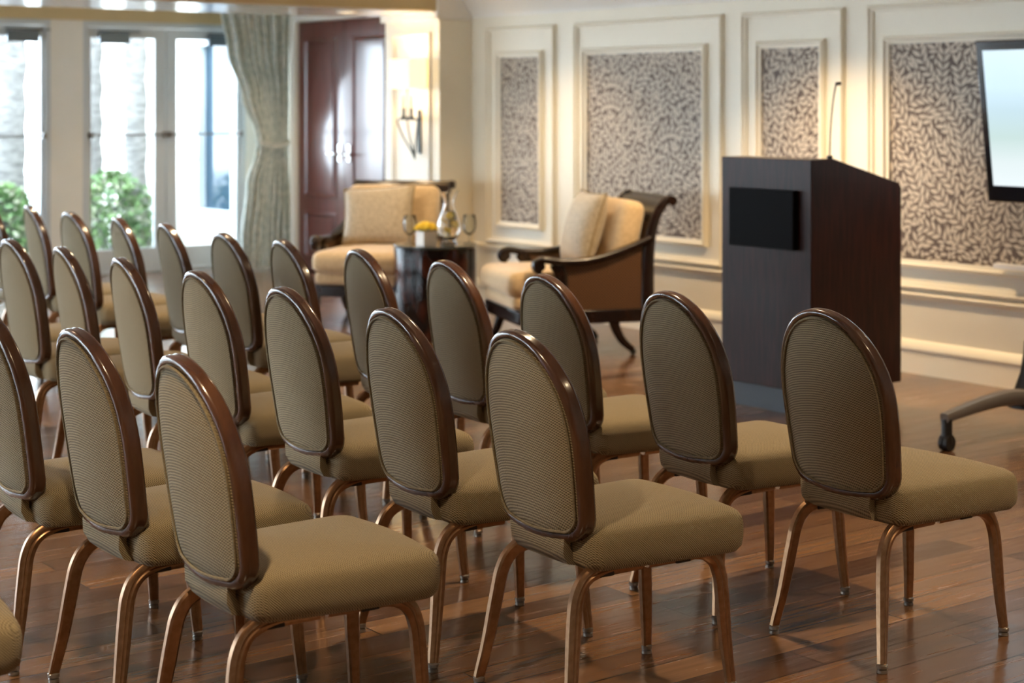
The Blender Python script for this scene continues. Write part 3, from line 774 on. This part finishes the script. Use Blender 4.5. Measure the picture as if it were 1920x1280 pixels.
    cushion(bm, -.20, .20, -hw + .045, hw - .045, 0, .16, .055, .02, mtx=mt @ Matrix.Translation((0, 0, .20)) @ Matrix.Rotation(R(90), 4, 'Y'))
    bc = put('back_cushion', bm, M['gold'], t, loc=DZ)
    return t
def facing(cx, cz):       # camera-plane direction to world angle
    c, s = math.cos(TH), math.sin(TH); return math.atan2(-cx * s + cz * c, cx * c + cz * s)
ac2 = build_armchair(); ac2.scale = (.965,) * 3; ac2.location = (6.272, 7.884, 0); ac2.rotation_euler = (0, 0, facing(-.961, -.277))
tag(ac2, 'black caned armchair with gold cushions standing sideways in front of the wall panels', 'armchair', 'caned armchairs')
ac1 = copy_tree(ac2); ac1.location = (6.108, 9.65, 0); ac1.rotation_euler = (0, 0, facing(-.24, -.97))
tag(ac1, 'black armchair with gold cushions facing the viewer, left of the drum table', 'armchair', 'caned armchairs')
def pillow(parent_like, loc, w, h, d, tilt, roll, label, yaw=0):
    M4 = Matrix.Translation(parent_like.location) @ Matrix.Rotation(parent_like.rotation_euler.z, 4, 'Z') @ Matrix.Translation(loc) @ Matrix.Rotation(R(yaw), 4, 'Z') @ Matrix.Rotation(R(tilt), 4, 'Y') @ Matrix.Rotation(R(roll), 4, 'X')
    p = empty('throw_pillow', M4.translation, label=label, cat='pillow'); p.rotation_euler = M4.to_euler()
    put('cover', pillow_bm(w, h, d), M['pillow'], p, flat_angle=180)
    bm = bmesh.new(); sweep(bm, edge_path(w, h), circ(.006, 6), closed=True, up=Vector((1, 0, 0)))
    put('edging', bm, M['fringe'], p)
pillow(ac2, (-.115, .02, .715), .46, .44, .17, -17, 0, 'beige silk throw pillow leaning in the armchair by the wall panels', yaw=0)
pillow(ac1, (-.075, -.035, .69), .50, .42, .15, -22, 5, 'beige throw pillow propped in the armchair left of the drum table')

# ------------------------------------------------------------------ drum table and what stands on it
TX, TY, TZ = 5.96, 8.777, .575
def side_table():
    t = empty('drum_table', (TX, TY, 0), label='dark glossy lobed drum side table between the two armchairs', cat='side table')
    bm = bmesh.new(); n = 96
    def ring(k, z): return [(k * .246 * (1 + .045 * abs(math.cos(4 * 2 * math.pi * i / n / 1.0)) ** .6) * math.cos(2 * math.pi * i / n), k * .246 * (1 + .045 * abs(math.cos(4 * 2 * math.pi * i / n)) ** .6) * math.sin(2 * math.pi * i / n), z) for i in range(n)]
    loft(bm, [ring(.97, 0), ring(1, .012), ring(1, .545), ring(.985, .557)])
    put('body', bm, M['tortoise'], t, flat_angle=40)
    bm = bmesh.new(); lathe(bm, [(.258, .557), (.262, .561), (.262, .570), (.258, .575)], n=48)
    put('glass_top', bm, M['glasstop'], t)
M['glasstop'] = mat('glass_top', (.03, .045, .045), .05, coat=1)
side_table()
def at(px, d=0):     # spot on the table top: px across (m to the right of its middle), d towards the back
    c, s = math.cos(TH), math.sin(TH); return (TX + px * c + d * s, TY - px * s + d * c)
def pitcher():
    x, y = at(.085, .02)
    t = empty('pitcher', (x, y, TZ), label='clear glass pitcher of iced lemon water on the drum table', cat='pitcher')
    prof = [(.052, 0), (.056, .005), (.040, .015), (.046, .03), (.068, .06), (.076, .095), (.072, .13), (.058, .17), (.042, .205), (.034, .235), (.033, .26), (.040, .29), (.052, .315)]
    inn = [(r - .004, z + (.004 if k == 0 else 0)) for k, (r, z) in enumerate(prof)][::-1]
    bm = bmesh.new(); n = 32; rings = []
    for r, z in prof + inn[:-3]:
        rings.append([(r * math.cos(2 * math.pi * i / n) * (1 + (.25 * max(0, math.cos(2 * math.pi * i / n - R(-37))) ** 6 * max(0, (z - .25) / .06))), r * math.sin(2 * math.pi * i / n) * (1 + (.25 * max(0, math.cos(2 * math.pi * i / n - R(-37))) ** 6 * max(0, (z - .25) / .06))), z + .018 * max(0, math.cos(2 * math.pi * i / n - R(-37))) ** 6 * max(0, (z - .25) / .06)) for i in range(n)])
    loft(bm, rings); put('jug', bm, M['glass'], t, flat_angle=60)
    bm = bmesh.new(); lathe(bm, [(.035, .022), (.041, .032), (.063, .06), (.0705, .095), (.0665, .13), (.053, .17), (.038, .203)], n=24)
    put('water', bm, M['water'], t)
    rnd = random.Random(3)
    for k, (a, rr, z) in enumerate(((3.9, .045, .085), (5.2, .03, .12), (4.4, .02, .17), (2.8, .03, .14))):
        bm = bmesh.new(); m4 = Matrix.Translation((rr * math.cos(a), rr * math.sin(a), z)) @ Matrix.Rotation(rnd.uniform(.6, 1.4), 4, 'X') @ Matrix.Rotation(rnd.uniform(-.8, .8), 4, 'Y')
        loft(bm, [[m4 @ Vector((r_ * math.cos(q), r_ * math.sin(q), zz)) for q in np.linspace(0, 2 * math.pi, 17)[:-1]] for r_, zz in ((.021, 0), (.024, .002), (.024, .005), (.021, .007))])
        put('lemon_slice', bm, M['lemon'], t)
def real_glass(name, ior, col=(1, 1, 1)):
    m = mat(name, col, .0); b = m.node_tree.nodes['Principled BSDF']; b.inputs['Transmission Weight'].default_value = 1; b.inputs['IOR'].default_value = ior; return m
M['glass'] = real_glass('clear_glass', 1.45); M['water'] = real_glass('water', 1.33, (.97, .99, 1))
pitcher()
def goblet(px, d, label):
    x, y = at(px, d); t = tag(put('water_glass', bmesh.new(), M['thinglass'], None, loc=(x, y, TZ)), label, 'glass', 'stemmed water glasses on the drum table')
    bm = bmesh.new(); prof = [(.036, 0), (.036, .003), (.010, .008), (.005, .02), (.005, .045), (.012, .055), (.034, .075), (.043, .105), (.042, .14), (.036, .178)]
    lathe(bm, prof + [(r - .0015, z) for r, z in prof[:4:-1]], n=28)
    bmesh.ops.recalc_face_normals(bm, faces=bm.faces); bm.to_mesh(t.data); bm.free()
    for p in t.data.polygons: p.use_smooth = True
goblet(-.155, -.02, 'stemmed water glass left of the yellow flowers'); goblet(.212, .02, 'stemmed water glass at the right of the pitcher')
def flowers():
    x, y = at(-.05, -.09); t = empty('flower_arrangement', (x, y, TZ), -TH + R(35), label='white cube vase of yellow flowers on the drum table', cat='flowers')
    put('vase', B((-.048, .048, -.048, .048, 0, .085)), M['vase'], t, bevel=.004)
    rnd = random.Random(8); 
    for k in range(12):
        a = k * 2.4; rr = .060 * math.sqrt(k / 12); c = Vector((rr * math.cos(a), rr * math.sin(a), .108 + .022 * (1 - k / 12)))
        bm = bmesh.new()
        for q in range(14):
            b = q * 2.4; w = .012 + .014 * q / 14; e = 1.3 - 1.2 * q / 14
            d = Vector((math.cos(b) * math.cos(e), math.sin(b) * math.cos(e), math.sin(e))); s = Vector((-math.sin(b), math.cos(b), 0)); u = d.cross(s)
            p = c + d * (.008 + .012 * q / 14)
            f = [p - s * w * .6 - d * .012, p + s * w * .6 - d * .012, p + s * w * .7 - u * w * .7, p - u * w * 1.1 + d * .004, p - s * w * .7 - u * w * .7]
            bm.faces.new([bm.verts.new(v) for v in f])
        bmesh.ops.create_icosphere(bm, subdivisions=2, radius=.017, matrix=Matrix.Translation(c))
        put('flower', bm, M['yellow'], t)
    bm = bmesh.new()
    for k in range(9):
        a = k * .7; p = Vector((math.cos(a), math.sin(a), 0)) * .035; q = p * 1.7 + Vector((0, 0, .012)); s = Vector((-math.sin(a), math.cos(a), 0)) * .012
        bm.faces.new([bm.verts.new(v + Vector((0, 0, .086))) for v in (p, (p + q) / 2 + s, q, (p + q) / 2 - s)])
    put('leaves', bm, M['green'], t)
flowers()

# ------------------------------------------------------------------ wall sconce
def sconce():
    X0 = 6.93; y = 10.40
    t = empty('wall_sconce', (X0, y, 0), label='iron wall sconce with glowing box shade on the cream pillar', cat='wall lamp')
    put('shade', B((-.185, -.180, -.135, .135, 1.555, 1.765), (-.045, -.040, -.135, .135, 1.555, 1.765), (-.180, -.045, -.135, -.130, 1.555, 1.765), (-.180, -.045, .130, .135, 1.555, 1.765)), M['shade'], t, smooth=False)
    bm = bmesh.new()
    sweep(bm, [(-.11, 0, 1.60), (-.11, 0, 1.335)], circ(.005, 8), up=Vector((1, 0, 0)))
    box(bm, -.118, -.102, -.10, .10, 1.322, 1.336); box(bm, -.118, 0, -.008, .008, 1.322, 1.336)
    box(bm, -.012, 0, -.02, .02, 1.08, 1.40)
    put('bracket', bm, M['iron'], t, bevel=.002)
    for s in (-1, 0, 1):
        bm = bmesh.new()
        sweep(bm, smoothpath([(-.11, s * .125, 1.335), (-.11, s * .13, 1.30), (-.09, s * .085, 1.20), (-.06, s * .025, 1.10), (-.045, 0, 1.04)], 5), rrect(.012, .010, .003, 1), up=Vector((1, .01, 0)))
        put('strap', bm, M['iron'], t)
    for s in (-1, 1):
        bm = bmesh.new(); lathe(bm, [(.022, 1.336), (.026, 1.345), (.012, 1.352), (.012, 1.41), (.014, 1.413)], -.11, s * .05, 14)
        cp = put('candle_cup', bm, M['iron'], t)
        bm = bmesh.new(); lathe(bm, [(.009, 1.413), (.009, 1.50), (.004, 1.505)], -.11, s * .05, 12)
        put('candle', bm, M['candle'], cp)
    l = bpy.data.lights.new('sconce_lamp', 'POINT'); l.energy = 9; l.color = (1, .72, .42); l.shadow_soft_size = .03
    o = bpy.data.objects.new('sconce_lamp', l); o.location = (-.11, 0, 1.66); o.parent = t; C.objects.link(o)
    bm = bmesh.new(); bmesh.ops.create_icosphere(bm, subdivisions=2, radius=.022, matrix=Matrix.Translation((-.11, .05, 1.63)))
    put('bulb', bm, M['bulb'], t)
sconce()

# ------------------------------------------------------------------ rolling stand at the right edge
def stand():
    t = empty('rolling_stand', (6.335, 4.66, 0), label='grey star base of a rolling stand with black casters, at right edge', cat='stand')
    bm = bmesh.new(); lathe(bm, [(.10, .11), (.095, .15), (.07, .185), (.045, .26), (.032, .34), (.028, .40)], n=24)
    put('column_cover', bm, M['rubber'], t)
    bm = bmesh.new(); lathe(bm, [(.018, .38), (.018, 1.10), (.016, 1.11)], n=16); put('column', bm, M['chrome'], t)
    a0 = STAND_A
    for a in (a0, R(272), R(330), R(30)):
        d = Vector((math.cos(a), math.sin(a), 0))
        bm = bmesh.new()
        P = [d * r + Vector((0, 0, z)) for r, z in ((.04, .155), (.20, .172), (.38, .165), (.54, .150), (.645, .138))]
        path = smoothpath(P, 4); sweep(bm, path, rrect(.050, .050, .015, 2), scale=[1.5 - .7 * i / (len(path) - 1) for i in range(len(path))])
        lg = put('leg', bm, M['greyplastic'], t)
        bm = bmesh.new(); c = d * .625; s = Vector((-d.y, d.x, 0))
        for off in (-.012, .012):
            loft(bm, [[c + s * (off + q) + d * (.034 * math.cos(g)) + Vector((0, 0, .034 + .034 * math.sin(g))) for g in np.linspace(0, 2 * math.pi, 17)[:-1]] for q in (-.009, .009)])
        sweep(bm, [c + Vector((0, 0, .03)), c + Vector((0, 0, .132))], circ(.023, 12), up=Vector((1, 0, 0)))
        put('caster', bm, M['rubber'], lg)
STAND_A = R(184)
stand()

# ------------------------------------------------------------------ ceiling downlights
def downlight(x, y, watts, spot=75, blend=.5, z=ZC, label='', tiltx=0, tilty=0, col=WARM):
    t = empty('downlight', (x, y, z), label=label, cat='ceiling light', group='recessed ceiling downlights')
    bm = bmesh.new(); lathe(bm, [(.075, -.001), (.075, -.006), (.055, -.008), (.052, -.001)], n=24, close=False); put('trim_ring', bm, M['white'], t)
    bm = bmesh.new(); lathe(bm, [(.050, -.003), (.0502, -.001)], n=24); put('lamp_face', bm, M['bulb'], t)
    l = bpy.data.lights.new('downlight_lamp', 'SPOT'); l.energy = watts; l.color = col; l.spot_size = R(spot); l.spot_blend = blend; l.shadow_soft_size = .045
    o = bpy.data.objects.new('downlight_lamp', l); o.location = (0, 0, -.02); o.rotation_euler = (tiltx, tilty, 0); o.parent = t; C.objects.link(o)
DL = ['downlight over the back left area, nearest the viewer', 'downlight behind the rows, in the middle by the left windows', 'downlight behind the rows, nearest the far glass doors',
      'downlight directly above and behind the camera position', 'downlight above the nearest row of banquet chairs', 'downlight above the nearest row, farther toward the windows', 'downlight above the empty floor before the dropped beam',
      'downlight above the open floor right of the front row', 'downlight above the front row in front of the podium', 'downlight above the middle of the front chair row', 'downlight above the far end of the front chair row', 'downlight above the rolling stand by the television', 'downlight above the left armchair']
for k, (x, y, w) in enumerate(((-1.6, 1.0, 35), (-1.6, 4.2, 60), (-1.6, 7.4, 110), (.9, -.6, 70), (1.0, 2.6, 150), (1.0, 5.6, 140), (1.0, 8.6, 120), (3.6, 1.2, 150), (3.6, 4.2, 140), (3.6, 7.2, 130), (3.6, 9.4, 100), (5.2, 2.6, 90), (5.2, 9.3, 55))):
    downlight(x, y, w, 120, .8, label=DL[k])
for k, (x, y, w) in enumerate(((6.35, 6.5, 200), (6.4, 8.9, 85), (6.7, 4.4, 110))):
    downlight(x, y, w, 112, .7, col=(1, .72, .41), label='downlight close to the panelled wall, ' + ('beside the podium', 'by the right armchair', 'past the television')[k])
downlight(6.4, 10.55, 14, 100, .6, z=2.104, label='recessed downlight under the beam in front of the sconce pillar')
downlight(6.4, 12.2, 45, 120, .6, z=2.45, label='recessed downlight in front of the mahogany doors')
